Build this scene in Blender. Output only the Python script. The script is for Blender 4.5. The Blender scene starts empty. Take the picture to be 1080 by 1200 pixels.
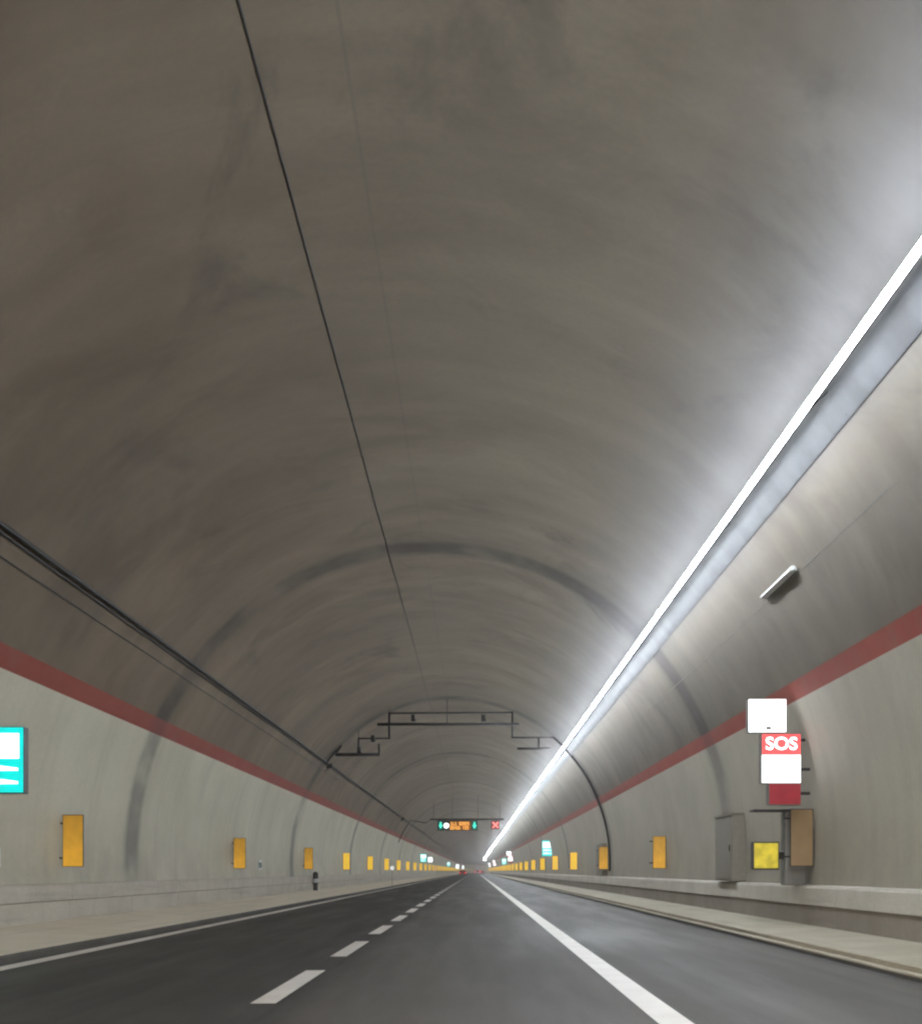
import bpy, bmesh, math, random
from mathutils import Vector, Matrix
random.seed(7)
sc = bpy.context.scene
col = sc.collection
R = math.radians
F = 1400.0                      # focal length in pixels of a 1080 wide frame
S0, RAD = 600.0, 1500.0         # the tunnel runs straight to S0, then bends right
S_BEG, S_END = -70.0, 900.0
CX, CZ, EA, EB = -1.25, 1.75, 8.33, 8.57   # ellipse of the vault

# ------------------------------------------------------------------ helpers
def P(s, x, z):
    """point at distance s along the road, x to the right, z up"""
    if s <= S0: return Vector((x, s, z))
    t = (s - S0) / RAD
    return Vector((RAD - (RAD - x) * math.cos(t), S0 + (RAD - x) * math.sin(t), z))
def heading(s): return 0.0 if s <= S0 else -(s - S0) / RAD
def vault(phi, inset=0.0):
    c, n = math.cos(phi), math.sin(phi)
    x, z = CX + EA * c, CZ + EB * n
    nx, nz = -c / EA, -n / EB
    l = math.hypot(nx, nz)
    return x + nx / l * inset, z + nz / l * inset
def phi_at_z(z, right=True):
    a = math.asin((z - CZ) / EB)
    return a if right else math.pi - a

def tag(o, label=None, cat=None, group=None, kind=None):
    if label: o['label'] = label
    if cat: o['category'] = cat
    if group: o['group'] = group
    if kind: o['kind'] = kind
    return o
SPLIT = ('bracket', 'hanger', 'hanger_post', 'hanger_rod', 'side_rail')
def link_mesh(name, bm, mat, parent=None, smooth=False):
    if name in SPLIT:                      # one object for every separate piece
        left = set(bm.verts); groups = []
        while left:
            st = [left.pop()]; g = set(st)
            while st:
                v = st.pop()
                for e in v.link_edges:
                    o = e.other_vert(v)
                    if o in left: left.discard(o); g.add(o); st.append(o)
            groups.append(g)
        if len(groups) > 1:
            for g in groups:
                nb = bmesh.new(); mp = {}
                for v in g: mp[v] = nb.verts.new(v.co)
                for f in bm.faces:
                    if f.verts[0] in g: nb.faces.new([mp[v] for v in f.verts])
                me = bpy.data.meshes.new(name); nb.normal_update(); nb.to_mesh(me); nb.free(); me.materials.append(mat)
                o = bpy.data.objects.new(name, me); col.objects.link(o)
                if parent: o.parent = parent
            bm.free(); return o
    me = bpy.data.meshes.new(name)
    bm.normal_update()
    bm.to_mesh(me); bm.free()
    me.materials.append(mat)
    if smooth:
        for p in me.polygons: p.use_smooth = True
    o = bpy.data.objects.new(name, me)
    col.objects.link(o)
    if parent: o.parent = parent
    return o
def empty(name, loc=(0, 0, 0), rz=0.0):
    o = bpy.data.objects.new(name, None)
    o.empty_display_size = .3
    o.location = loc; o.rotation_euler = (0, 0, rz)
    col.objects.link(o)
    return o
def box(bm, x0, x1, y0, y1, z0, z1, bevel=0.0):
    m = Matrix.Translation(((x0 + x1) / 2, (y0 + y1) / 2, (z0 + z1) / 2)) @ Matrix.Diagonal((abs(x1 - x0), abs(y1 - y0), abs(z1 - z0), 1))
    r = bmesh.ops.create_cube(bm, size=1.0, matrix=m)
    if bevel > 0:
        es = list({e for v in r['verts'] for e in v.link_edges})
        bmesh.ops.bevel(bm, geom=es, offset=bevel, segments=2, affect='EDGES', profile=.6)
    return bm
def cyl(bm, p0, p1, r, seg=12, r2=None):
    p0, p1 = Vector(p0), Vector(p1)
    d = p1 - p0
    q = Vector((0, 0, 1)).rotation_difference(d.normalized()).to_matrix().to_4x4()
    bmesh.ops.create_cone(bm, cap_ends=True, segments=seg, radius1=r, radius2=r if r2 is None else r2, depth=d.length,
                          matrix=Matrix.Translation((p0 + p1) / 2) @ q)
    return bm
def bent_tube(bm, pts, r, y=0.0, n=10):
    """one continuous tube through xz points at depth y"""
    rows = []
    for i, p in enumerate(pts):
        a, b = Vector(pts[max(0, i - 1)]), Vector(pts[min(len(pts) - 1, i + 1)])
        d = (b - a).normalized(); side = Vector((-d.y, d.x))
        rows.append([bm.verts.new((p[0] + side.x * r * math.cos(t), y + r * math.sin(t), p[1] + side.y * r * math.cos(t)))
                     for t in [2 * math.pi * k / n for k in range(n)]])
    for a, b in zip(rows, rows[1:]):
        for k in range(n): bm.faces.new((a[k], a[(k + 1) % n], b[(k + 1) % n], b[k]))
    bm.faces.new(rows[0]); bm.faces.new(list(reversed(rows[-1])))
    bmesh.ops.recalc_face_normals(bm, faces=bm.faces)
    return bm
def prism(bm, pts, y0, y1):
    """xz polygon pushed along y"""
    a = [bm.verts.new((x, y0, z)) for x, z in pts]
    b = [bm.verts.new((x, y1, z)) for x, z in pts]
    n = len(pts)
    fs = [bm.faces.new(a), bm.faces.new(list(reversed(b)))]
    for i in range(n):
        fs.append(bm.faces.new((a[i], b[i], b[(i + 1) % n], a[(i + 1) % n])))
    bmesh.ops.recalc_face_normals(bm, faces=fs)
    return bm
def copy_tree(o, parent=None):
    c = o.copy(); col.objects.link(c)
    if parent: c.parent = parent
    for ch in [k for k in col.objects if k.parent == o]: copy_tree(ch, c)
    return c

def stations(s0=S_BEG, s1=S_END):
    out, s = [], s0
    while s < s1 - 1e-6:
        out.append(s); s += 6.0 if s < S0 else 4.0
    out.append(s1)
    return out
def sweep(name, prof, mat, parent=None, s0=S_BEG, s1=S_END, closed=False, smooth=False, uoff=0.0):
    """sweep an xz profile along the road; UV = (arc length, s)"""
    bm = bmesh.new(); uv = bm.loops.layers.uv.new('UVMap')
    st = stations(s0, s1)
    pr = list(prof) + ([prof[0]] if closed else [])
    us = [uoff]
    for a, b in zip(pr, pr[1:]): us.append(us[-1] + math.hypot(b[0] - a[0], b[1] - a[1]))
    rows = []
    for s in st:
        rows.append([bm.verts.new(P(s, x, z)) for x, z in (prof)])
    n = len(prof)
    m = n if closed else n - 1
    for i in range(len(st) - 1):
        for j in range(m):
            k = (j + 1) % n
            f = bm.faces.new((rows[i][j], rows[i][k], rows[i + 1][k], rows[i + 1][j]))
            for l, (u, v) in zip(f.loops, ((us[j], st[i]), (us[j + 1], st[i]), (us[j + 1], st[i + 1]), (us[j], st[i + 1]))):
                l[uv].uv = (u, v)
    if closed:
        bm.faces.new(rows[0]); bm.faces.new(list(reversed(rows[-1])))
    return link_mesh(name, bm, mat, parent, smooth)
def tube_sweep(name, c, r, mat, parent=None, s0=S_BEG, s1=S_END, n=8):
    return sweep(name, [(c[0] + r * math.cos(2 * math.pi * k / n), c[1] + r * math.sin(2 * math.pi * k / n)) for k in range(n)],
                 mat, parent, s0, s1, closed=True, smooth=True)

# ---------------------------------------------------------------- materials
class NT:
    def __init__(s, name):
        s.m = bpy.data.materials.new(name); s.m.use_nodes = True
        s.t = s.m.node_tree; s.n = s.t.nodes; s.l = s.t.links
        s.b = s.n['Principled BSDF']
    def put(s, sock, v):
        if isinstance(v, bpy.types.NodeSocket): s.l.new(v, sock)
        else: sock.default_value = v
    def math(s, op, a, b=0.0, c=0.0, clamp=False):
        n = s.n.new('ShaderNodeMath'); n.operation = op; n.use_clamp = clamp
        s.put(n.inputs[0], a); s.put(n.inputs[1], b); s.put(n.inputs[2], c)
        return n.outputs[0]
    def mix(s, f, a, b, mode='MIX'):
        n = s.n.new('ShaderNodeMix'); n.data_type = 'RGBA'; n.blend_type = mode
        s.put(n.inputs[0], f); s.put(n.inputs[6], a); s.put(n.inputs[7], b)
        return n.outputs[2]
    def uv(s): 
        n = s.n.new('ShaderNodeUVMap'); n.uv_map = 'UVMap'; return n.outputs[0]
    def obj(s): return s.n.new('ShaderNodeTexCoord').outputs['Object']
    def sep(s, v):
        n = s.n.new('ShaderNodeSeparateXYZ'); s.l.new(v, n.inputs[0]); return n.outputs
    def scale(s, v, k, off=(0, 0, 0)):
        n = s.n.new('ShaderNodeMapping'); s.l.new(v, n.inputs[0]); n.inputs[3].default_value = k; n.inputs[1].default_value = off
        return n.outputs[0]
    def noise(s, v, sc=1.0, det=4.0, rough=.55, dist=0.0):
        n = s.n.new('ShaderNodeTexNoise'); s.l.new(v, n.inputs['Vector']); n.inputs['Scale'].default_value = sc
        n.inputs['Detail'].default_value = det; n.inputs['Roughness'].default_value = rough; n.inputs['Distortion'].default_value = dist
        return n.outputs['Fac']
    def ramp(s, f, lo, hi, a=0.0, b=1.0, smooth=True):
        n = s.n.new('ShaderNodeMapRange'); n.interpolation_type = 'SMOOTHSTEP' if smooth else 'LINEAR'
        s.put(n.inputs[0], f)
        for i, v in enumerate((lo, hi, a, b)): s.put(n.inputs[i + 1], v)
        return n.outputs[0]
    def bump(s, h, strength=.2, dist=.01):
        n = s.n.new('ShaderNodeBump'); n.inputs['Strength'].default_value = strength; n.inputs['Distance'].default_value = dist
        s.l.new(h, n.inputs['Height']); s.l.new(n.outputs[0], s.b.inputs['Normal'])
def c3(r, g=None, b=None):
    return (r, r if g is None else g, r if b is None else b, 1)

def simple(name, c, rough=.6, metal=0.0, var=.25, sc=6.0, emis=0.0, ecol=None, spec=.5):
    t = NT(name)
    v = t.noise(t.obj(), sc, 3)
    k = t.ramp(v, .3, .7, 1 - var, 1 + var * .5)
    cc = t.n.new('ShaderNodeVectorMath'); cc.operation = 'SCALE'; cc.inputs[0].default_value = c[:3]; t.l.new(k, cc.inputs['Scale'])
    t.l.new(cc.outputs[0], t.b.inputs['Base Color'])
    t.b.inputs['Roughness'].default_value = rough; t.b.inputs['Metallic'].default_value = metal
    t.b.inputs['Specular IOR Level'].default_value = spec
    if emis:
        t.b.inputs['Emission Color'].default_value = tuple((ecol or c)[:3]) + (1,); t.b.inputs['Emission Strength'].default_value = emis
    return t.m

JOINT, JOFF = 28.9, 33.3
def joint_mask(t, v, u, width=.95):
    """dark soot bands where the casting sections of the lining meet"""
    wob = t.math('MULTIPLY', t.math('SUBTRACT', t.noise(t.scale(t.uv(), (.5, .04, 1)), 1.0, 4, .6), .5), .35)
    vv = t.math('ADD', t.math('SUBTRACT', v, JOFF - JOINT / 2), wob)
    m = t.math('FLOORED_MODULO', vv, JOINT)
    d = t.math('ABSOLUTE', t.math('SUBTRACT', m, JOINT / 2))
    core = t.ramp(d, .22, width, 1, 0)
    halo = t.ramp(d, .1, 2.2, .22, 0)
    patch = t.ramp(t.noise(t.scale(t.uv(), (.45, .25, 1)), 1.0, 3), .3, .62, .3, 1.0)
    return t.math('MULTIPLY', t.math('ADD', core, halo, clamp=True), patch)
def shutter_mask(t, v, per=4.82, w=.06):
    m = t.math('FLOORED_MODULO', t.math('SUBTRACT', v, JOFF - per / 2), per)
    d = t.math('ABSOLUTE', t.math('SUBTRACT', m, per / 2))
    return t.ramp(d, .0, w, 1, 0)

def vault_material():
    t = NT('sooty_vault_concrete'); uv = t.uv(); u, v, _ = t.sep(uv); o = t.obj()
    big = t.ramp(t.noise(o, .16, 6, .6, .4), .34, .66)
    mid = t.ramp(t.noise(t.scale(uv, (.35, .55, 1)), 1.0, 7, .62, .5), .33, .7)
    streak = t.ramp(t.noise(t.scale(uv, (.10, .85, 1)), 1.0, 5, .6), .36, .68)       # runs round the arch
    far_streak = t.ramp(t.noise(t.scale(uv, (.05, .16, 1), (7, 3, 0)), 1.0, 4, .6), .4, .6)
    fine = t.noise(o, 9.0, 5, .6)
    base = t.mix(big, c3(.135, .116, .094), c3(.190, .170, .142))
    base = t.mix(t.math('MULTIPLY', mid, .85), base, c3(.215, .195, .165))
    base = t.mix(t.math('MULTIPLY', streak, .22), base, c3(.11, .098, .083))
    base = t.mix(t.math('MULTIPLY', far_streak, .32), base, c3(.095, .086, .075))
    side = t.ramp(u, SEAM_U - 5.0, SEAM_U + 4.0)          # browner soot left of the crown, grey lamp light painted in right of it
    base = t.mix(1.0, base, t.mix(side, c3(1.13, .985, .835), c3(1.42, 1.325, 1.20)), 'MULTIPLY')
    stain = t.ramp(t.noise(t.scale(uv, (.22, .16, 1), (3, 11, 0)), 1.0, 6, .6, 1.2), .56, .72)
    base = t.mix(t.math('MULTIPLY', stain, .5), base, c3(.082, .068, .056))
    eff = t.ramp(t.noise(t.scale(uv, (.6, .5, 1), (13, 1, 0)), 1.0, 8, .7, .8), .60, .74)
    base = t.mix(t.math('MULTIPLY', eff, .25), base, c3(.29, .27, .24))
    base = t.mix(t.math('MULTIPLY', joint_mask(t, v, u), .72), base, c3(.042, .037, .034))
    base = t.mix(t.math('MULTIPLY', shutter_mask(t, v), .07), base, c3(.10, .095, .09))
    base = t.mix(t.ramp(u, LAMP_U + .2, LAMP_U + 1.2), base, t.mix(1.0, base, c3(.62, .635, .66), 'MULTIPLY'))  # painted darker past the lamp line to tone down its light
    base = t.mix(t.math('MULTIPLY', t.ramp(u, LAMP_U - 3.6, LAMP_U - .2), t.ramp(u, LAMP_U + 1.2, LAMP_U + .2)), base, t.mix(1.0, base, c3(.41, .46, .59), 'MULTIPLY'))  # lamp halo painted in: vault tinted darker and bluer beside the lamp line
    # the crown seam of the formwork
    seam = t.ramp(t.math('ABSOLUTE', t.math('SUBTRACT', u, SEAM_U)), .005, .03, .2, 0)
    base = t.mix(seam, base, c3(.09))
    base = t.mix(t.ramp(fine, .3, .7, 0, .14), base, c3(.12))
    t.l.new(base, t.b.inputs['Base Color'])
    t.b.inputs['Roughness'].default_value = .82; t.b.inputs['Specular IOR Level'].default_value = .25
    t.bump(t.noise(o, 3.0, 6, .65), .35, .02)
    return t.m
def wall_material(name, a, b, grime=.5):
    t = NT(name); uv = t.uv(); u, v, _ = t.sep(uv); o = t.obj(); x, y, z = t.sep(o)
    base = t.mix(t.ramp(t.noise(o, .35, 6, .6), .3, .7), a, b)
    runs = t.ramp(t.noise(t.scale(uv, (.12, 1.3, 1)), 1.0, 5, .62), .45, .75)
    base = t.mix(t.math('MULTIPLY', runs, .26 * grime), base, c3(.17, .155, .13))
    low = t.ramp(z, 1.0, 3.2, 1, 0)
    splash = t.math('MULTIPLY', low, t.ramp(t.noise(t.scale(uv, (.8, .7, 1)), 1.0, 5, .6), .3, .7, .25, 1))
    base = t.mix(t.math('MULTIPLY', splash, .5 * grime), base, c3(.19, .17, .14))
    base = t.mix(t.math('MULTIPLY', joint_mask(t, v, u), .72), base, c3(.09, .084, .075))
    base = t.mix(t.math('MULTIPLY', shutter_mask(t, v), .05), base, c3(.12))
    base = t.mix(t.ramp(t.noise(o, 11, 4, .6), .35, .7, 0, .10), base, c3(.16))
    t.l.new(base, t.b.inputs['Base Color'])
    t.b.inputs['Roughness'].default_value = .6; t.b.inputs['Specular IOR Level'].default_value = .35
    t.bump(t.noise(o, 2.2, 5, .6), .25, .015)
    return t.m
def stripe_material():
    t = NT('faded_red_paint'); uv = t.uv(); u, v, _ = t.sep(uv); o = t.obj()
    base = t.mix(t.ramp(t.noise(o, .6, 6, .6), .3, .7), c3(.235, .045, .030), c3(.27, .062, .043))
    base = t.mix(t.ramp(t.noise(t.scale(uv, (.6, .9, 1)), 1.0, 6, .65), .5, .8, 0, .5), base, c3(.16, .10, .09))
    base = t.mix(t.math('MULTIPLY', joint_mask(t, v, u), .5), base, c3(.09, .05, .05))
    t.l.new(base, t.b.inputs['Base Color']); t.b.inputs['Roughness'].default_value = .65
    t.b.inputs['Specular IOR Level'].default_value = .3
    return t.m
def asphalt_material():
    t = NT('asphalt'); uv = t.uv(); u, v, _ = t.sep(uv); o = t.obj(); x, y, z = t.sep(o)
    # u counts from the left edge: the left lane has a newer, blacker surface
    wob = t.math('MULTIPLY', t.math('SUBTRACT', t.noise(t.scale(uv, (.2, .15, 1)), 1.0, 3), .5), .25)
    uu = t.math('ADD', u, wob)
    lane = t.ramp(uu, 4.75, 5.15)
    base = t.mix(lane, c3(.044, .0415, .038), c3(.089, .0805, .070))
    base = t.mix(t.ramp(uu, 8.3, 8.6), base, c3(.078, .072, .061))
    # wheel tracks, polished a little darker or paler
    for c, k, cc in ((2.1, .30, c3(.052, .050, .048)), (3.7, .25, c3(.050, .048, .046)), (5.6, .35, c3(.084, .078, .072)), (7.3, .35, c3(.086, .08, .074))):
        d = t.math('ABSOLUTE', t.math('SUBTRACT', uu, c))
        base = t.mix(t.ramp(d, .1, .5, k, 0), base, cc)
    streak = t.ramp(t.noise(t.scale(uv, (1.6, .05, 1)), 1.0, 5, .6), .4, .7)
    base = t.mix(t.math('MULTIPLY', streak, .28), base, c3(.045, .043, .041))
    seam = t.ramp(t.math('ABSOLUTE', t.math('SUBTRACT', uu, 4.72)), .01, .05, .5, 0)
    base = t.mix(seam, base, c3(.02))
    base = t.mix(t.ramp(t.noise(o, .35, 5, .6), .4, .75, 0, .3), base, c3(.115, .108, .10))
    g = t.noise(o, 38.0, 4, .75)
    base = t.mix(t.ramp(g, .55, .72, 0, .6), base, c3(.19, .18, .17))
    base = t.mix(t.ramp(g, .28, .45, .4, 0), base, c3(.02))
    t.l.new(base, t.b.inputs['Base Color'])
    t.l.new(t.ramp(t.noise(t.scale(uv, (1.2, .1, 1)), 1.0, 4), .3, .7, .55, .75), t.b.inputs['Roughness'])
    t.b.inputs['Specular IOR Level'].default_value = .4
    t.bump(g, .35, .006)
    return t.m
def paint_material():
    t = NT('road_paint'); o = t.obj()
    worn = t.ramp(t.noise(o, 14.0, 6, .7), .58, .72, 0, .5)
    base = t.mix(t.ramp(t.noise(o, 1.2, 4), .3, .7), c3(.80, .75, .69), c3(.88, .84, .78))
    base = t.mix(worn, base, c3(.30, .28, .26))
    t.l.new(base, t.b.inputs['Base Color']); t.b.inputs['Roughness'].default_value = .55
    t.b.inputs['Emission Color'].default_value = (1, .94, .88, 1); t.b.inputs['Emission Strength'].default_value = 0.0
    return t.m
def kerb_material(name, a, b, dark=.35, fine=.18):
    t = NT(name); uv = t.uv(); u, v, _ = t.sep(uv); o = t.obj()
    base = t.mix(t.ramp(t.noise(o, .8, 6, .6), .3, .7), a, b)
    base = t.mix(t.ramp(t.noise(t.scale(uv, (2.5, .12, 1)), 1.0, 5, .6), .5, .75, 0, dark), base, c3(.12, .108, .095))
    m = t.math('FLOORED_MODULO', v, 5.0)
    base = t.mix(t.ramp(t.math('ABSOLUTE', t.math('SUBTRACT', m, 2.5)), .01, .04, .22, 0), base, c3(.07))
    base = t.mix(t.ramp(t.noise(o, 20, 4, .65), .4, .7, 0, fine), base, c3(.13))
    t.l.new(base, t.b.inputs['Base Color']); t.b.inputs['Roughness'].default_value = .8; t.b.inputs['Specular IOR Level'].default_value = .3
    t.bump(t.noise(o, 8, 5, .6), .3, .01)
    return t.m
def emissive(name, c, strength, var=.0):
    t = NT(name)
    t.b.inputs['Base Color'].default_value = (c[0] * .4, c[1] * .4, c[2] * .4, 1)
    t.b.inputs['Roughness'].default_value = .35
    if var:
        t.l.new(t.ramp(t.noise(t.obj(), 5.0, 3), .3, .7, strength * (1 - var), strength), t.b.inputs['Emission Strength'])
    else: t.b.inputs['Emission Strength'].default_value = strength
    t.b.inputs['Emission Color'].default_value = (c[0], c[1], c[2], 1)
    return t.m

# vault sampling: left ledge -> crown -> right ledge
ZB = 1.0
ZL0, ZL1 = 5.12, 5.52
ZR0, ZR1 = 4.78, 5.13
def arc(p0, p1, n): return [vault(p0 + (p1 - p0) * i / n) for i in range(n + 1)]
def arclen(pts): return sum(math.hypot(b[0] - a[0], b[1] - a[1]) for a, b in zip(pts, pts[1:]))
pl_b, pl0, pl1 = phi_at_z(ZB, False), phi_at_z(ZL0, False), phi_at_z(ZL1, False)
pr_b, pr0, pr1 = phi_at_z(ZB), phi_at_z(ZR0), phi_at_z(ZR1)
a_lw, a_ls, a_v, a_rs, a_rw = arc(pl_b, pl0, 10), arc(pl0, pl1, 2), arc(pl1, pr1, 48), arc(pr1, pr0, 2), arc(pr0, pr_b, 10)
u1 = arclen(a_lw); u2 = u1 + arclen(a_ls); u3 = u2 + arclen(a_v); u4 = u3 + arclen(a_rs)
LAMP_U = u2 + arclen([p for p in a_v if p[0] < 4.7])
SEAM_U = u2 + arclen([p for p in a_v if p[0] < -1.13])

M = {}
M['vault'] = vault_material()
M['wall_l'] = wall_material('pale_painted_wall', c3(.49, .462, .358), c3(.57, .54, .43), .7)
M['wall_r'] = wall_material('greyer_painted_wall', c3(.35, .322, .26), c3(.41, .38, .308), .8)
M['stripe'] = stripe_material()
M['asphalt'] = asphalt_material()
M['paint'] = paint_material()
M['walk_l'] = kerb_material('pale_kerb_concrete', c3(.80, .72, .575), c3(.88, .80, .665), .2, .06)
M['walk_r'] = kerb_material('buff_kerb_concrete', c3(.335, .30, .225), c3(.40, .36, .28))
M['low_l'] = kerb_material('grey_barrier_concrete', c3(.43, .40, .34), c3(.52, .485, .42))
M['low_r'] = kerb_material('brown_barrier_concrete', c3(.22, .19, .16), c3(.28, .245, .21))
M['gutter_kerb_shade'] = kerb_material('gutter_and_shaded_kerb', c3(.06, .056, .05), c3(.09, .085, .078))
M['tray'] = simple('galvanised_tray', (.048, .0485, .052), .5, .0, .4, 1.2, spec=.2)
M['lamp'] = emissive('white_light', (.86, .93, 1.0), 128.0)
M['cable'] = simple('black_cable', (.025, .025, .027), .6)
M['conduit'] = simple('dark_conduit', (.06, .055, .055), .5, .3)
M['steel'] = simple('dark_steel', (.045, .042, .042), .5, .5)
M['grey_steel'] = simple('grey_painted_steel', (.17, .165, .15), .5, .1, .1)
M['sign_back'] = simple('black_sign_housing', (.02, .022, .024), .45)
M['cab'] = simple('brownish_cabinet_paint', (.235, .215, .18), .6, .1, .08)
M['yellow'] = None
M['white_e'] = emissive('lit_white_face', (.93, .97, 1.0), 2.2)
M['red_e'] = emissive('lit_red_face', (.95, .13, .13), 1.0, .2)
M['dim_red'] = emissive('dim_red_face', (.42, .03, .045), .45, .3)
M['teal_e'] = emissive('lit_teal_face', (.0, .72, .68), 1.15, .15)
M['cyanwhite_e'] = emissive('lit_pale_face', (.88, 1.0, 1.0), 1.8)
M['vms_black'] = simple('matrix_black', (.012, .010, .008), .5)
M['amber_bg'] = emissive('amber_glow_field', (.45, .14, .01), .35)
M['amber'] = emissive('amber_diodes', (1.0, .47, .09), 1.5)
M['green'] = emissive('green_diodes', (.08, .90, .62), 1.4)
M['greenfield'] = emissive('green_glow_field', (.0, .16, .13), .35)
M['redx'] = emissive('red_diodes', (1.0, .25, .22), 1.6)
M['redfield'] = emissive('red_glow_field', (.4, .03, .03), .28)
t = NT('retro_yellow_glow')
o_ = t.obj(); z_ = t.sep(o_)[2]
dirt = t.ramp(t.noise(o_, 3.0, 5, .6), .35, .75, 0, .35)
t.l.new(t.mix(dirt, c3(.50, .27, .035), c3(.30, .16, .04)), t.b.inputs['Base Color'])
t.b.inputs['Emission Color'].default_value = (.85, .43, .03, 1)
t.l.new(t.math('MULTIPLY', t.ramp(z_, 1.4, 2.6, 1.25, .45, False), t.ramp(t.noise(o_, 2.0, 3), .3, .7, .30, .50)), t.b.inputs['Emission Strength'])  # painted glow for headlight light thrown back, stronger at the foot
t.b.inputs['Roughness'].default_value = .4
M['yellow'] = t.m
M['yellow_box'] = emissive('lit_yellow_box', (.75, .60, .05), .75, .5)
M['whiteplate'] = simple('white_plate', (.62, .64, .62), .5)
M['greenplate'] = simple('dark_green_plate', (.06, .10, .09), .5)
M['rubber'] = simple('tyre_rubber', (.02, .02, .02), .8)
M['glass'] = simple('dark_car_glass', (.015, .017, .02), .12)
M['carred'] = simple('red_car_paint', (.45, .015, .02), .25)
M['carwhite'] = simple('white_van_paint', (.72, .72, .70), .35)
M['cargrey'] = simple('grey_car_paint', (.18, .18, .19), .3, .3)
M['tail'] = emissive('tail_lamp', (1.0, .04, .05), 5.0)
M['rim'] = simple('alloy_rim', (.4, .4, .42), .3, .8)
M['plate'] = simple('licence_plate', (.6, .6, .58), .5)

for k, m_ in M.items():
    if m_ and k not in ('lamp', 'white_e', 'teal_e', 'red_e', 'cyanwhite_e'): m_.cycles.emission_sampling = 'NONE'
# -------------------------------------------------------------- the tunnel
tunnel = empty('tunnel')
tag(tunnel, 'long arched road tunnel of sooty grey concrete with pale lower walls and red line', 'tunnel')
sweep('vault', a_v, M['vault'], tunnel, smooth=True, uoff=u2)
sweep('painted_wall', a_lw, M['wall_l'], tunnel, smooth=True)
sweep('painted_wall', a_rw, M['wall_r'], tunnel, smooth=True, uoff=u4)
sweep('red_stripe', a_ls, M['stripe'], tunnel, smooth=True, uoff=u1)
sweep('red_stripe', a_rs, M['stripe'], tunnel, smooth=True, uoff=u3)
# shell behind the vault so that the lining is closed and has thickness
outer = [(-10.4, -.4)] + [(CX + (EA + .6) * math.cos(a), CZ + (EB + .6) * math.sin(a)) for a in [math.pi - math.pi * i / 24 for i in range(25)]] + [(7.9, -.4)]
sweep('outer_shell', outer, M['vault'], tunnel, smooth=True)

XL, XR = -6.60, 5.15
tag(sweep('road', [(XL - .05, 0), (-4, 0), (-2, 0), (0, 0), (2, 0), (XR + .05, 0)], M['asphalt']), kind='structure')
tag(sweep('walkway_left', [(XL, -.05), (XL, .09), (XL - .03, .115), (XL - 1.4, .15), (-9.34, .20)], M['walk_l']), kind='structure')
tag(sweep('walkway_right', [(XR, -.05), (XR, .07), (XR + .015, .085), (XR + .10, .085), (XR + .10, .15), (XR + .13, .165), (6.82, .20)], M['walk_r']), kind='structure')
tag(sweep('kerb_left', [(XL + .006, .003), (XL + .006, .085), (XL - .02, .118)], M['gutter_kerb_shade']), kind='structure')  # dark skin over the kerb face: its shade put into the colour
tag(sweep('kerb_right', [(XR - .006, .003), (XR - .006, .055)], M['gutter_kerb_shade']), kind='structure')  # same painted shade on the right kerb face
tag(sweep('gutter_left', [(XL + .004, .004), (XL + .17, .004)], M['gutter_kerb_shade']), kind='structure')
tag(sweep('gutter_right', [(XR - .14, .004), (XR - .004, .004)], M['gutter_kerb_shade']), kind='structure')
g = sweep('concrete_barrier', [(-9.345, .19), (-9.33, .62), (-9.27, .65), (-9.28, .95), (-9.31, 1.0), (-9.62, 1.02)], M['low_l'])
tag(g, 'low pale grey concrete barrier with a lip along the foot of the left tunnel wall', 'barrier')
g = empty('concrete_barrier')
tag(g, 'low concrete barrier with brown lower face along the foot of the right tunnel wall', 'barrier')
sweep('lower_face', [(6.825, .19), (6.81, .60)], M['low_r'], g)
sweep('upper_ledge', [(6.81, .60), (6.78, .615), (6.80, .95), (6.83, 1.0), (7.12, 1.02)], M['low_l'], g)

# markings
def strip(bm, uv, x0, x1, s0, s1, z=.008):
    st = [s for s in stations() if s0 < s < s1]; st = [s0] + st + [s1]
    for a, b in zip(st, st[1:]):
        f = bm.faces.new([bm.verts.new(P(s, x, z)) for s, x in ((a, x0), (a, x1), (b, x1), (b, x0))])
bm = bmesh.new(); strip(bm, None, -6.42, -6.14, S_BEG, S_END)
tag(link_mesh('edge_line', bm, M['paint']), kind='structure')
bm = bmesh.new(); strip(bm, None, 1.55, 1.85, S_BEG, S_END)
tag(link_mesh('edge_line', bm, M['paint']), kind='structure')
bm = bmesh.new(); s = 11.65 - 6.4 * 10
while s < 860:
    strip(bm, None, -2.20, -1.95, s, s + 3.9); s += 6.4
tag(link_mesh('lane_markings', bm, M['paint']), kind='structure')

# ------------------------------------------------------- the line of light
lt = empty('tunnel_light_line')
tag(lt, 'continuous bright white lamp line with grey cable tray under the right side of vault', 'tunnel lights')
def ringpts(p0, p1, i0, i1):
    return [vault(R(p0), i0), vault(R(p1), i0), vault(R(p1), i1), vault(R(p0), i1)]
sweep('cable_tray', ringpts(44.30, 41.10, .012, .024), M['tray'], lt, closed=True)
sweep('lamp_line', ringpts(44.50, 44.02, .55, .625), M['lamp'], lt, closed=True)
sweep('lamp_housing', ringpts(44.40, 44.10, .44, .538), M['tray'], lt, closed=True)
for k in range(60):
    s = -20 + k * 6.0
    bm = bmesh.new()
    for ph in (44.25, 43.5, 41.6):
        a, b = vault(R(ph), -.02), vault(R(ph), .48 if ph > 44 else .03)
        cyl(bm, P(s, *a), P(s, *b), .012, 6)
    link_mesh('hanger', bm, M['steel'], lt)

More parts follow.
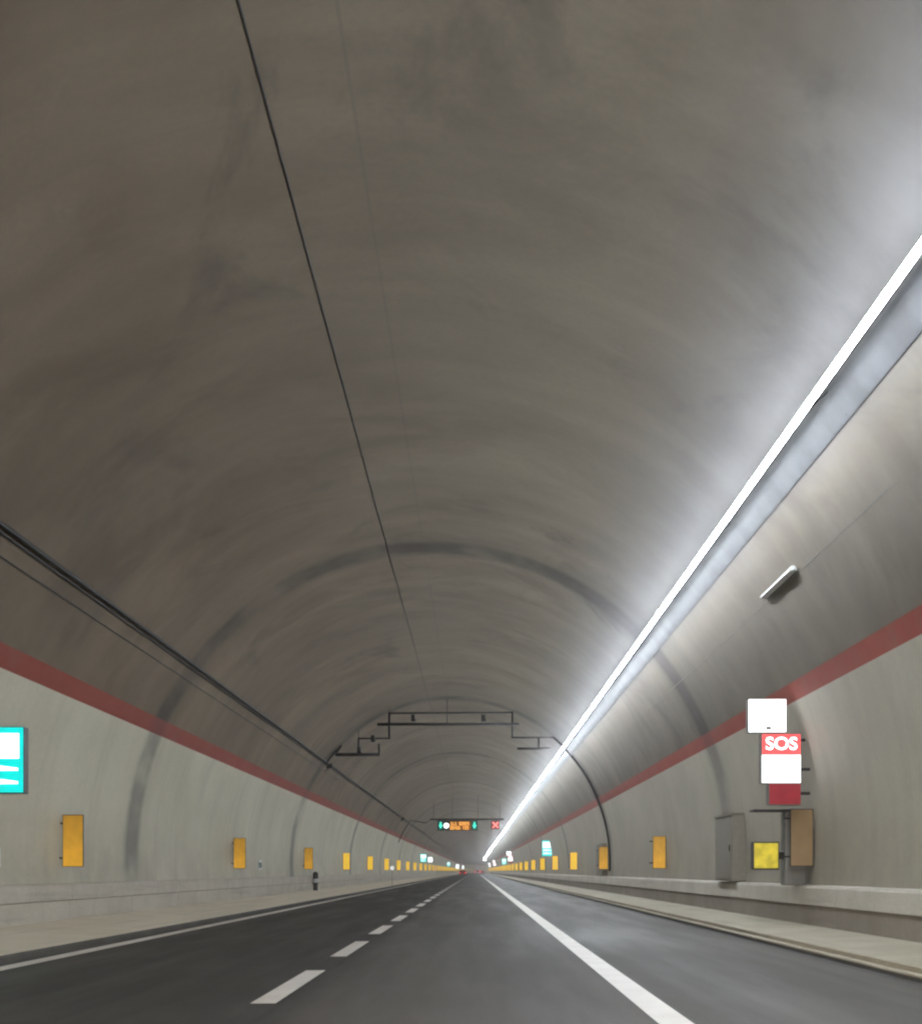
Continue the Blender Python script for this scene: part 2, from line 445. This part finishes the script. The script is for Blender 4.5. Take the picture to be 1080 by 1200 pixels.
# ----------------------------------------------------------------- cables
def cable(name, label, phi, inset, r, s0=S_BEG, s1=S_END, mat='cable'):
    o = tube_sweep(name, vault(phi, inset), r, M[mat], s0=s0, s1=s1)
    return tag(o, label, 'cable')
def vault_phi_at_x(x): return math.acos((x - CX) / EA)
cable('ceiling_cable', 'thin black cable running along the ceiling left of the crown', vault_phi_at_x(-2.43), .008, .013)
cable('wall_cable', 'thick black cable above the red line on the left, upper of the two close together', math.pi - R(38.0), .05, .040)
cable('wall_cable', 'slimmer black cable just under the thick one on the left side of the vault', math.pi - R(37.2), .03, .022)
cable('wall_cable', 'faint thin cable between the paired black cables and the red line on the left', math.pi - R(34.9), .01, .012, s1=70)
cable('wall_cable', 'faint thin cable along the right side between the light tray and the red line', R(34.0), .004, .0045, s0=16, s1=40, mat='grey_steel')

for i, (s, lab) in enumerate(((63.8, 'small dark junction box on the left wall cables just before the stepped frame'),
                              (128.0, 'small dark junction box on the left wall cables short of the lit message board'))):
    q = empty('junction_box', P(s, 0, 0)); tag(q, lab, 'junction box', 'junction boxes on the wall cables')
    x, z = vault(math.pi - R(37.4), .10)
    bm = bmesh.new(); box(bm, x - .16, x + .16, -.16, .16, z - .11, z + .13, .015); link_mesh('case', bm, M['steel'], q)
    bm = bmesh.new(); x2, z2 = vault(math.pi - R(34.9), .03)
    cyl(bm, (x, 0, z - .1), (x2, 0, z2), .02, 8); link_mesh('drop_cable', bm, M['cable'], q)

# emergency lamp batten on the right side of the vault
q = empty('emergency_luminaire', P(22.0, 0, 0)); tag(q, 'short slim unlit lamp batten on the right vault above the red line', 'lamp')
x, z = vault(R(34.6), .035)
bm = bmesh.new(); box(bm, x - .05, x + .05, -1.1, 1.1, z - .03, z + .05, .01); link_mesh('housing', bm, M['whiteplate'], q)
bm = bmesh.new(); box(bm, x - .085, x - .052, -1.05, 1.05, z - .04, z + .012, .008); link_mesh('diffuser', bm, simple('unlit_diffuser', (.42, .41, .38), .7), q)
bm = bmesh.new()
for yy in (-.8, .8):
    a = vault(R(34.6), .0); cyl(bm, (a[0], yy, a[1]), (x, yy, z), .02, 8)
link_mesh('bracket', bm, M['steel'], q)

# --------------------------------------------------------- stepped gantry
gs = 62.5; K = F / gs
def px(x, y): return ((x - 557.0) / K, 1.3 + (1021.0 - y) / K)
gan = empty('detector_gantry', P(gs, 0, 0)); tag(gan, 'dark stepped pipe frame hanging across the vault before the lit message board', 'gantry')
def bar(name, p, q, r, yy=0.0, mat='steel'):
    a, b = px(*p), px(*q)
    bm = bmesh.new(); cyl(bm, (a[0], yy, a[1]), (b[0], yy, b[1]), r, 10)
    return link_mesh(name, bm, M[mat], gan, smooth=True)
bar('upper_rail', (455, 836), (601, 835), .045)
bar('equipment_rail', (442, 849), (608, 849), .075)
for xx, y0, y1 in ((456, 835.5, 866), (600, 835, 865), (420, 865, 884), (444, 872, 884.5), (631, 864, 878)):
    bar('upright', (xx, y0), (xx, y1), .05)
bar('side_rail', (419, 865.5), (457, 865.5), .045); bar('side_rail', (599, 864.5), (654, 864.5), .05)
bar('sensor_rail', (393, 884.5), (444.5, 884.5), .085); bar('sensor_rail', (606, 877.5), (645, 877.5), .065, mat='steel')
bar('tie_rod', (524, 836), (524, 813), .02); bar('tie_rod', (524, 849), (524, 836), .022)
for xx, yy in ((484, 842), (566, 842), (437, 866), (421, 880)):
    a = px(xx, yy); bm = bmesh.new(); box(bm, a[0] - .10, a[0] + .10, -.22, .1, a[1] - .17, a[1] + .17, .02)
    cyl(bm, (a[0], -.22, a[1] - .05), (a[0] + .12, -.34, a[1] - .14), .05, 8)
    link_mesh('sensor', bm, M['steel'], gan)
for xx, y0 in ((456, 836), (600, 835), (420, 865)):
    a = px(xx, y0); ztop = CZ + EB * math.sqrt(max(0, 1 - ((a[0] - CX) / EA) ** 2))
    bm = bmesh.new(); cyl(bm, (a[0], 0, a[1]), (a[0], 0, ztop), .014, 8); link_mesh('hanger_rod', bm, M['steel'], gan)
# conduit running from the gantry down the right wall
bm = bmesh.new(); pts = [px(654, 864.5)]
for k in range(15): pts.append(vault(R(50) + (R(-3) - R(50)) * k / 14, .05))
bent_tube(bm, pts, .055)
link_mesh('conduit', bm, M['conduit'], gan)
bm = bmesh.new(); pts = [px(393, 884.5)] + [vault(math.pi - R(46 - 3.0 * k), .05) for k in range(4)]
bent_tube(bm, pts, .045)
link_mesh('conduit', bm, M['conduit'], gan)

# ----------------------------------------------------- message board gantry
vs = 140.0; KV = F / vs
def pv(x, y): return ((x - 557.0) / KV, 1.3 + (1021.0 - y) / KV)
vms = empty('message_board', P(vs, 0, 0)); tag(vms, 'lit overhead message board with amber text between two green arrows', 'message sign')
def rect(name, x0, y0, x1, y1, mat, d0, d1, parent, bev=0.0):
    a, b = pv(x0, y0), pv(x1, y1)
    bm = bmesh.new(); box(bm, a[0], b[0], d0, d1, b[1], a[1], bev); return link_mesh(name, bm, M[mat], parent)
rect('housing', 512.5, 961.6, 559.5, 973.4, 'sign_back', 0, .45, vms, .03)
def poly(name, pts, mat, y0, y1, parent, conv):
    bm = bmesh.new(); prism(bm, [conv(*p) for p in pts], y0, y1); return link_mesh(name, bm, M[mat], parent)
def arrow_disc(cx):
    f = rect('arrow_panel', cx - 3.3, 962.6, cx + 3.3, 972.6, 'greenfield', -.03, -.002, vms)
    bm = bmesh.new(); prism(bm, [pv(cx + dx, 967.6 + dy) for dx, dy in ((-.8, -4), (.8, -4), (.9, -.6), (2.4, -.6), (0, 4.0), (-2.4, -.6), (-.9, -.6))], -.05, -.032)
    link_mesh('arrow', bm, M['green'], f)
arrow_disc(516.2); arrow_disc(555.8)
a = pv(522.8, 967.8); bm = bmesh.new(); cyl(bm, (a[0], -.05, a[1]), (a[0], -.002, a[1]), .31, 24); link_mesh('round_symbol', bm, M['white_e'], vms)
tf = rect('text_field', 526.8, 962.8, 551.8, 972.8, 'amber_bg', -.03, -.002, vms)
bm = bmesh.new()
rr = random.Random(4)
GL = ['111101101101111', '010110010010111', '111001111100111', '101101111001001', '111100111001111', '110101110101101', '111010010010010', '100100100100111', '111101111101101', '101111111101101']
for row, (yt, n, x0) in enumerate(((963.3, 9, 528.0), (968.4, 10, 527.4))):
    for k in range(n):
        if rr.random() < .12: continue
        gl = rr.choice(GL); gx = x0 + k * 2.45
        for i, ch in enumerate(gl):
            if ch == '1':
                cx, cy = gx + (i % 3) * .62, yt + (i // 3) * .84
                p, q = pv(cx, cy), pv(cx + .58, cy + .78)
                box(bm, p[0], q[0], -.05, -.033, q[1], p[1])
link_mesh('amber_lettering', bm, M['amber'], tf)
# beam the board hangs from
bm = bmesh.new(); p, q = pv(504, 959.4), pv(590, 961.2); box(bm, p[0], q[0], .1, .35, q[1], p[1], .02); link_mesh('beam', bm, M['steel'], vms)
bm = bmesh.new()
for xx in (508, 530, 560, 586):
    a = pv(xx, 960); zt = CZ + EB * math.sqrt(1 - ((a[0] - CX) / EA) ** 2); cyl(bm, (a[0], .22, a[1]), (a[0], .22, zt), .02, 8)
link_mesh('hanger_post', bm, M['steel'], vms)
bm = bmesh.new(); pts = [pv(504, 960.3), pv(499, 964.5)] + [vault(math.pi - R(40 - 5 * k), .06) for k in range(5)]
bent_tube(bm, pts, .035, .22)
link_mesh('conduit', bm, M['conduit'], vms)
lx = empty('lane_signal', P(vs, 0, 0)); tag(lx, 'small overhead lane signal showing a red cross right of the message board', 'lane signal')
a = pv(580.3, 967); 
bm = bmesh.new(); box(bm, a[0] - .5, a[0] + .5, 0, .3, a[1] - .5, a[1] + .5, .05); link_mesh('housing', bm, M['sign_back'], lx)
bm = bmesh.new(); box(bm, a[0] - .44, a[0] + .44, -.02, -.002, a[1] - .44, a[1] + .44); link_mesh('panel', bm, M['redfield'], lx)
bm = bmesh.new()
for sg in (1, -1):
    r_ = bmesh.ops.create_cube(bm, size=1, matrix=Matrix.Translation((a[0], -.04 - .006 * sg, a[1])) @ Matrix.Rotation(sg * R(45), 4, 'Y') @ Matrix.Diagonal((.95, .02, .15, 1)))
link_mesh('cross', bm, M['redx'], lx)

# --------------------------------------------------------- lit wall signs
FONT = None
def text_mesh(txt, size, mat, parent, loc, name='lettering'):
    cu = bpy.data.curves.new(name, 'FONT'); cu.body = txt; cu.size = size; cu.extrude = .004; cu.offset = size * .02
    cu.align_x = 'CENTER'; cu.align_y = 'CENTER'
    tmp = bpy.data.objects.new(name, cu); col.objects.link(tmp)
    dg = bpy.context.evaluated_depsgraph_get()
    me = bpy.data.meshes.new_from_object(tmp.evaluated_get(dg)); bpy.data.objects.remove(tmp)
    me.materials.clear(); me.materials.append(mat)
    for v in me.vertices: v.co = Vector((v.co.x * 1.05, -v.co.z, v.co.y)) + Vector(loc)
    o = bpy.data.objects.new(name, me); col.objects.link(o); o.parent = parent
    return o
def sos_sign(s, x, label, group, side=1):
    """stack of lit boxes facing the traffic: white box, red SOS band over white, dim red box"""
    q = empty('emergency_sign', P(s, x, 0), heading(s)); tag(q, label, 'emergency sign', group)
    def b(name, x0, x1, z0, z1, d0, d1, mat, par=q, bev=.012):
        bm = bmesh.new(); box(bm, x0, x1, d0, d1, z0, z1, bev); return link_mesh(name, bm, M[mat], par)
    t_ = b('upper_box', -.56, .22, 4.14, 4.83, .0, .22, 'grey_steel')
    b('lit_face', -.55, .21, 4.15, 4.82, -.02, -.002, 'white_e', t_, 0)
    m_ = b('main_box', -.29, .52, 3.10, 4.15 - .03, .0, .24, 'grey_steel')
    b('lit_face', -.28, .51, 3.11, 3.68, -.02, -.002, 'white_e', m_, 0)
    r_ = b('red_band', -.28, .51, 3.682, 4.11, -.022, -.002, 'red_e', m_, 0)
    text_mesh('SOS', .36, M['white_e'], r_, (.115, -.030, 3.90))
    bm = bmesh.new(); box(bm, -.20, -.10, -.03, -.022, 4.20, 4.26, .01); link_mesh('small_mark', bm, M['grey_steel'], t_)
    l_ = b('lower_box', -.14, .52, 2.66, 3.095, .0, .24, 'grey_steel')
    b('red_face', -.13, .51, 2.67, 3.085, -.02, -.002, 'dim_red', l_, 0)
    # arms back to the wall
    wx = (CX + EA * math.sqrt(1 - ((3.6 - CZ) / EB) ** 2)) - x if side > 0 else (CX - EA * math.sqrt(1 - ((3.6 - CZ) / EB) ** 2)) - x
    bm = bmesh.new()
    for zz in (2.9, 3.4, 4.0): cyl(bm, (.45 if side > 0 else -.2, .12, zz), (wx, .12, zz), .03, 8)
    link_mesh('bracket', bm, M['steel'], q)
    return q
sos_sign(24.5, 6.15, 'large nearest lit emergency sign stack on the right wall, white box over red SOS band', 'lit emergency signs')
sos_sign(215, 6.15, 'small distant lit emergency sign stack on the right wall left of the turquoise sign', 'lit emergency signs')
sos_sign(392, 6.15, 'tiny lit emergency sign stack far off on the right wall, third one away', 'lit emergency signs')
sos_sign(520, 6.15, 'tiniest lit emergency sign stack on the right wall just before the bend', 'lit emergency signs')

def exit_sign(s, x, w, h, zc, label, side):
    q = empty('exit_sign', P(s, x, 0), heading(s)); tag(q, label, 'exit sign', 'turquoise exit signs')
    bm = bmesh.new(); box(bm, -w / 2, w / 2, 0, .22, zc - h / 2, zc + h / 2, .015); hs = link_mesh('housing', bm, M['sign_back'], q)
    bm = bmesh.new(); box(bm, -w / 2 + .015, w / 2 - .015, -.02, -.002, zc - h / 2 + .015, zc + h / 2 - .015); fc = link_mesh('lit_face', bm, M['teal_e'], q)
    bm = bmesh.new(); box(bm, -w * .42, w * .42, -.032, -.022, zc + h * .02, zc + h * .40)
    link_mesh('pictogram_field', bm, M['cyanwhite_e'], fc)
    bm = bmesh.new()
    for k, (zz, th) in enumerate(((zc - h * .13, .085 * h), (zc - h * .33, .085 * h))):
        # blurred arrow-like bars, point to one side
        sg = 1 if k == 0 else 1
        prism(bm, [(-w * .40, zz + th / 2), (w * .10, zz + th / 2), (w * .40, zz + th * .1), (w * .40, zz - th * .35), (-w * .40, zz - th / 2)], -.032, -.022)
    link_mesh('arrow_bar', bm, M['cyanwhite_e'], fc)
    sgn = 1 if side > 0 else -1
    wx = CX + sgn * EA * math.sqrt(1 - ((zc - CZ) / EB) ** 2) - x
    bm = bmesh.new()
    for zz in (zc - h * .3, zc + h * .3): cyl(bm, (sgn * w * .4, .12, zz), (wx, .12, zz), .025, 8)
    link_mesh('bracket', bm, M['steel'], q)
    return q
exit_sign(21.5, -8.62, 1.0, 1.2, 3.30, 'turquoise and white lit exit sign cut by the left picture edge', -1)
exit_sign(110, 6.60, .95, 1.45, 3.40, 'turquoise lit exit sign with white field on the right wall, largest on that side', 1)
exit_sign(263, 6.30, .9, 1.3, 3.40, 'tiny turquoise lit exit sign far along the right wall', 1)
exit_sign(198, -8.62, 1.0, 1.35, 3.45, 'small turquoise lit exit sign far along the left wall beside a white sign', -1)
exit_sign(383, -8.62, 1.0, 1.35, 3.45, 'tiny turquoise lit exit sign farthest along the left wall', -1)
def white_sign(s, x, zc, w, h, label):
    q = empty('lit_wall_sign', P(s, x, 0), heading(s)); tag(q, label, 'lit sign', 'plain white lit signs')
    bm = bmesh.new(); box(bm, -w / 2, w / 2, 0, .2, zc - h / 2, zc + h / 2, .015); link_mesh('housing', bm, M['grey_steel'], q)
    bm = bmesh.new(); box(bm, -w / 2 + .01, w / 2 - .01, -.02, -.002, zc - h / 2 + .01, zc + h / 2 - .01); link_mesh('lit_face', bm, M['white_e'], q)
    wx = CX - EA * math.sqrt(1 - ((zc - CZ) / EB) ** 2) - x
    bm = bmesh.new(); cyl(bm, (-w * .4, .1, zc), (wx, .1, zc), .03, 8); link_mesh('bracket', bm, M['steel'], q)
white_sign(226, -8.55, 3.45, .85, .95, 'small white lit sign right of the turquoise one on the left wall')
white_sign(560, -8.5, 3.4, 1.5, 1.9, 'far white lit sign on the left wall above the red car')
white_sign(668, -8.5, 3.4, 1.0, 1.7, 'farthest white lit sign on the left wall in the bend')

# ---------------------------------------------------- yellow wall panels
def panel_proto():
    q = empty('yellow_panel')
    bm = bmesh.new(); box(bm, -.225, .225, 0, .012, 1.41, 2.58, .004); link_mesh('reflector', bm, M['yellow'], q)
    bm = bmesh.new(); box(bm, -.24, .24, .014, .05, 1.395, 2.595, .006)
    link_mesh('backing', bm, M['steel'], q)
    bm = bmesh.new()
    for zz in (1.6, 2.4): box(bm, .0, .36, .052, .075, zz - .02, zz + .02)
    link_mesh('bracket', bm, M['steel'], q)
    return q
proto = panel_proto()
ORD = ['nearest', 'second', 'third', 'fourth', 'fifth', 'sixth', 'seventh', 'eighth', 'ninth', 'tenth', 'eleventh', 'twelfth']
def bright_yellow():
    m = M['yellow'].copy(); m.name = 'bright_retro_yellow_glow'
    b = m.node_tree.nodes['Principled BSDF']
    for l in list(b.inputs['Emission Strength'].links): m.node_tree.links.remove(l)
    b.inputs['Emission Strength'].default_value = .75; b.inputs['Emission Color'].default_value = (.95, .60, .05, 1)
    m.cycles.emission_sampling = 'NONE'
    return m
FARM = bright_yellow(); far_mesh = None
first = True
def place_panel(s, x, side, i):
    global first
    q = proto if first else copy_tree(proto)
    first = False
    q.location = P(s, x, 0); q.rotation_euler = (0, 0, heading(s))
    if side < 0: q.scale = (-1, 1, 1)
    w = 'left' if side < 0 else 'right'
    if i >= 3:                               # stronger painted glow for headlight light thrown back at a small angle
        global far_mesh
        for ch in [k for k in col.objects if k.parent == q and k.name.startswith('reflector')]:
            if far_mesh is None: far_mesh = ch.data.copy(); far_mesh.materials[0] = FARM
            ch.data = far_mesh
    if i < len(ORD):
        lab = f'{"" if i == 0 else ORD[i] + "-"}nearest upright yellow reflector panel on the {w} tunnel wall'
    else:
        lab = f'far yellow reflector panel in the tightly packed row along the {w} tunnel wall'
    if i < len(ORD): tag(q, lab, 'reflector panel', f'yellow reflector panels on the {w} wall')
    else: tag(q, lab, 'reflector panel', f'far yellow reflector panels on the {w} wall')
for i in range(43): place_panel(27.45 + 19.4 * i, -9.25, -1, i)
for i in range(33): place_panel(24.9 + 19.3 * i, 6.80, 1, i)
dull = [o for o in col.objects if o.get('label', '').startswith('nearest upright') and 'the right' in o['label']][0]
tag(dull, 'dull brownish yellow panel behind the grey call station on the right wall')
for ch in [k for k in col.objects if k.parent == dull and k.name.startswith('reflector')]:
    ch.data = ch.data.copy(); ch.data.materials[0] = simple('muted_yellow', (.30, .20, .10), .7, var=.12, sc=2.0)  # muted brown put in for a face faint from motion blur
    ch['label'] = 'dull brownish face'

# ---------------------------------------------- small things on the walls
def cabinet(s0, s1, x0, x1, z0, z1, label, mat='cab'):
    q = empty('wall_cabinet', P(s0, 0, 0)); tag(q, label, 'cabinet')
    bm = bmesh.new(); box(bm, x0, x1, 0, s1 - s0, z0, z1, .02); link_mesh('case', bm, M[mat], q)
    bm = bmesh.new(); box(bm, x0 - .018, x0 - .002, .12, (s1 - s0) - .12, z0 + .08, z1 - .08, .004); d = link_mesh('door', bm, M[mat], q)
    bm = bmesh.new(); box(bm, x0 - .04, x0 - .02, .2, .24, (z0 + z1) / 2 - .08, (z0 + z1) / 2 + .08, .004); link_mesh('handle', bm, M['steel'], d)
    bm = bmesh.new(); box(bm, x0 - .03, x1, -.03, s1 - s0 + .03, z1 + .002, z1 + .03, .005); link_mesh('lid', bm, M[mat], q)
cabinet(31.2, 33.4, 6.70, 7.12, 1.03, 2.78, 'dull brown cabinet on the right ledge at the foot of the first dark joint band')
cabinet(63.9, 67.2, 6.78, 7.12, 1.03, 2.75, 'dark brown cabinet on the right ledge close behind a yellow panel', 'cab')

# SOS station under the big sign
q = empty('emergency_call_station', P(25.2, 6.15, 0)); tag(q, 'grey emergency call station with a lit yellow box under the red and white sign', 'call station')
bm = bmesh.new(); box(bm, .38, .82, .0, .4, 1.0, 2.55, .03); link_mesh('column', bm, M['grey_steel'], q)
bm = bmesh.new(); box(bm, -.30, .95, -.04, .34, 2.552, 2.60, .01); link_mesh('canopy', bm, M['steel'], q)
bm = bmesh.new(); box(bm, -.30, .26, .02, .22, 1.33, 1.92, .02); yb = link_mesh('yellow_box', bm, M['sign_back'], q)
bm = bmesh.new(); box(bm, -.27, .23, -.004, .016, 1.36, 1.89); link_mesh('lit_face', bm, M['yellow_box'], yb)
bm = bmesh.new(); box(bm, .26, .38, .08, .16, 1.55, 1.70); link_mesh('arm', bm, M['steel'], q)

def wall_plate(s, label):
    q = empty('wall_plate', P(s, 0, 0)); tag(q, label, 'wall plate', 'small plates low on the left wall')
    x = vault(phi_at_z(1.58, False), .0)[0]
    bm = bmesh.new(); box(bm, x - .02, x + .03, -.45, .45, 1.36, 1.78, .008); p = link_mesh('plate', bm, M['whiteplate'], q)
    bm = bmesh.new(); box(bm, x + .032, x + .044, -.32, .32, 1.44, 1.68); link_mesh('dark_field', bm, M['greenplate'], p)
wall_plate(23.6, 'white framed dark plate low on the left wall below the turquoise exit sign')
wall_plate(53.0, 'white framed dark plate low on the left wall just past the second yellow panel')

q = empty('hose_connection', P(68, -9.1, 0)); tag(q, 'dark hose connection with a pale collar standing against the left barrier', 'hydrant')
bm = bmesh.new(); cyl(bm, (0, 0, .18), (0, 0, .60), .13, 16); cyl(bm, (0, 0, .60), (0, 0, .64), .20, 16); link_mesh('base', bm, M['steel'], q, smooth=False)
bm = bmesh.new(); cyl(bm, (0, 0, .64), (0, 0, .86), .19, 16); link_mesh('collar', bm, M['whiteplate'], q)
bm = bmesh.new(); cyl(bm, (0, 0, .86), (0, 0, 1.18), .15, 16); cyl(bm, (0, 0, 1.18), (0, 0, 1.26), .15, 16, .05); link_mesh('cap', bm, M['steel'], q)
bm = bmesh.new(); cyl(bm, (0, -.02, 1.0), (0, -.28, 1.0), .07, 12); link_mesh('outlet', bm, M['steel'], q)
q = empty('marker_pole', P(99, -6.9, 0)); tag(q, 'thin marker pole with a white disc on the left kerb', 'marker')
bm = bmesh.new(); cyl(bm, (0, 0, .1), (0, 0, 1.45), .02, 8); link_mesh('pole', bm, M['grey_steel'], q)
bm = bmesh.new(); cyl(bm, (0, -.02, 1.55), (0, .0, 1.55), .17, 20); link_mesh('disc', bm, emissive('white_disc_glow', (.9, .9, .85), .8), q)  # disc glows by itself in place of light it would throw back
q = empty('marker_post', P(266, -9.05, 0)); tag(q, 'far pale upright post standing by the left wall among the yellow panels', 'marker')
bm = bmesh.new(); box(bm, -.10, .10, -.06, .06, .17, 1.9, .01); link_mesh('post', bm, M['whiteplate'], q)
bm = bmesh.new(); box(bm, -.26, .26, -.08, -.062, 1.3, 2.45, .005); link_mesh('board', bm, simple('pale_orange_board', (.8, .5, .35), .5, emis=.3), q)

# -------------------------------------------------------------------- cars
def car(name, label, s, x, paint, L=4.3, W=1.78, H=1.46, van=False, tail='tail'):
    q = empty(name, P(s, x, 0), heading(s)); tag(q, label, 'van' if van else 'car')
    bm = bmesh.new()
    if van: prof = [(0, .32), (0, H - .06), (.08, H), (L - 1.75, H), (L - .95, 1.35), (L - .1, 1.05), (L, .85), (L, .30)]
    else: prof = [(0.05, .30), (0, .62), (.06, .95), (.28, 1.0), (.75, H - .06), (1.1, H), (2.35, H), (3.15, 1.0), (L - .15, .82), (L, .6), (L - .03, .28)]
    n = len(prof)
    rows = []
    for xx, k in ((-W / 2, .93), (-W / 2 * .96, 1.0), (W / 2 * .96, 1.0), (W / 2, .93)):
        row = []
        for (yy, zz) in prof:
            tap = 1.0 if zz < 1.0 or van else 1 - .16 * (zz - 1.0) / (H - 1.0)
            kz = zz if zz < .5 else .5 + (zz - .5) * (1 if abs(xx) < W / 2 * .97 else .95)
            row.append(bm.verts.new((xx * tap, yy, kz)))
        rows.append(row)
    bm.faces.new(rows[0]); bm.faces.new(list(reversed(rows[-1])))
    for a, b in zip(rows, rows[1:]):
        for i in range(n): bm.faces.new((a[i], a[(i + 1) % n], b[(i + 1) % n], b[i]))
    bmesh.ops.recalc_face_normals(bm, faces=bm.faces)
    link_mesh('body', bm, M[paint], q, smooth=False)
    bm = bmesh.new()
    if van: box(bm, -W * .30, W * .30, -.02, -.004, 1.0, 1.5, .004)
    else:
        z0, z1 = 1.03, H - .1; y0 = .28 + (.75 - .28) * (z0 - 1.0) / (H - 1.06); y1 = .28 + (.75 - .28) * (z1 - 1.0) / (H - 1.06)
        v = [bm.verts.new(p) for p in ((-W * .38, y0 - .015, z0), (W * .38, y0 - .015, z0), (W * .34, y1 - .015, z1), (-W * .34, y1 - .015, z1))]
        bm.faces.new(v)
    link_mesh('rear_window', bm, M['glass'], q)
    for sg in (-1, 1):
        bm = bmesh.new(); zz = .78 if not van else .95; cx = sg * (W / 2 - .17)
        box(bm, cx - .13, cx + .13, -.035, .06, zz - .07, zz + (.09 if not van else .35), .01); link_mesh('tail_light', bm, M[tail], q)
        for yy in (.78, L - .85):
            bm = bmesh.new(); cyl(bm, (sg * (W / 2 - .2), yy, .32), (sg * (W / 2 + .01), yy, .32), .32, 20); w_ = link_mesh('wheel', bm, M['rubber'], q)
            bm = bmesh.new(); cyl(bm, (sg * (W / 2 + .012), yy, .32), (sg * (W / 2 + .02), yy, .32), .2, 16); link_mesh('rim', bm, M['rim'], w_)
    bm = bmesh.new(); box(bm, -.26, .26, -.03, -.006 if van else .02, .58, .70, .003); link_mesh('licence_plate', bm, M['plate'], q)
    bm = bmesh.new(); box(bm, -W / 2 + .06, W / 2 - .06, -.06, .1, .30, .50, .02); link_mesh('bumper', bm, M['cab'], q)
    return q
car('car', 'bright red car ahead in the left lane', 318, -3.45, 'carred')
car('delivery_van', 'white box-bodied van far ahead in the middle lane', 452, .75, 'carwhite', 6.0, 2.05, 3.05, True)
car('car', 'grey car beyond the white van with lit tail lights in the bend', 690, -.2, 'cargrey')
car('car', 'dark car farthest away at the right where the tunnel bends', 655, 2.9, 'cargrey')

# ------------------------------------------------------------------ camera
cam = bpy.data.cameras.new('camera'); co = bpy.data.objects.new('camera', cam); col.objects.link(co)
co.location = (0, 0, 1.30); co.rotation_euler = (R(90), 0, 0)
cam.sensor_fit = 'HORIZONTAL'; cam.sensor_width = 36; cam.lens = 36 * F / 1080
cam.shift_x = -(557 - 540) / 1080; cam.shift_y = (1021 - 600) / 1080
cam.clip_start = .1; cam.clip_end = 3000
sc.camera = co

# ------------------------------------------------------------------- world
w = bpy.data.worlds.new('World'); sc.world = w; w.use_nodes = True
bg = w.node_tree.nodes['Background']; bg.inputs[0].default_value = (.04, .042, .05, 1); bg.inputs[1].default_value = .3
# thin haze added to the air, standing in for lens bloom at the lamps
vs_ = w.node_tree.nodes.new('ShaderNodeVolumeScatter')
vs_.inputs['Color'].default_value = (.97, .95, .93, 1); vs_.inputs['Density'].default_value = .0009; vs_.inputs['Anisotropy'].default_value = .72
w.node_tree.links.new(vs_.outputs[0], w.node_tree.nodes['World Output'].inputs['Volume'])
sc.cycles.volume_bounces = 0

# own car's dipped headlights
for i, xx in enumerate((-.65, .65)):
    ld = bpy.data.lights.new('headlight', 'SPOT'); ld.energy = 5000; ld.spot_size = R(100); ld.spot_blend = 1.0; ld.color = (1, .93, .84); ld.shadow_soft_size = .06
    lo = bpy.data.objects.new('headlight', ld); lo.location = (xx, 1.3, .65); lo.rotation_euler = (R(66), 0, 0); col.objects.link(lo)

sc.render.engine = 'CYCLES'
sc.cycles.use_denoising = True
try: sc.cycles.denoiser = 'OPENIMAGEDENOISE'
except Exception: pass
sc.cycles.max_bounces = 8; sc.cycles.diffuse_bounces = 3
sc.cycles.use_adaptive_sampling = True; sc.cycles.adaptive_threshold = .05; sc.cycles.adaptive_min_samples = 16; sc.cycles.glossy_bounces = 3
sc.cycles.caustics_reflective = False; sc.cycles.caustics_refractive = False
sc.cycles.sample_clamp_indirect = 6
sc.cycles.filter_width = 2.3
sc.view_settings.view_transform = 'Standard'; sc.view_settings.look = 'None'; sc.view_settings.exposure = 0
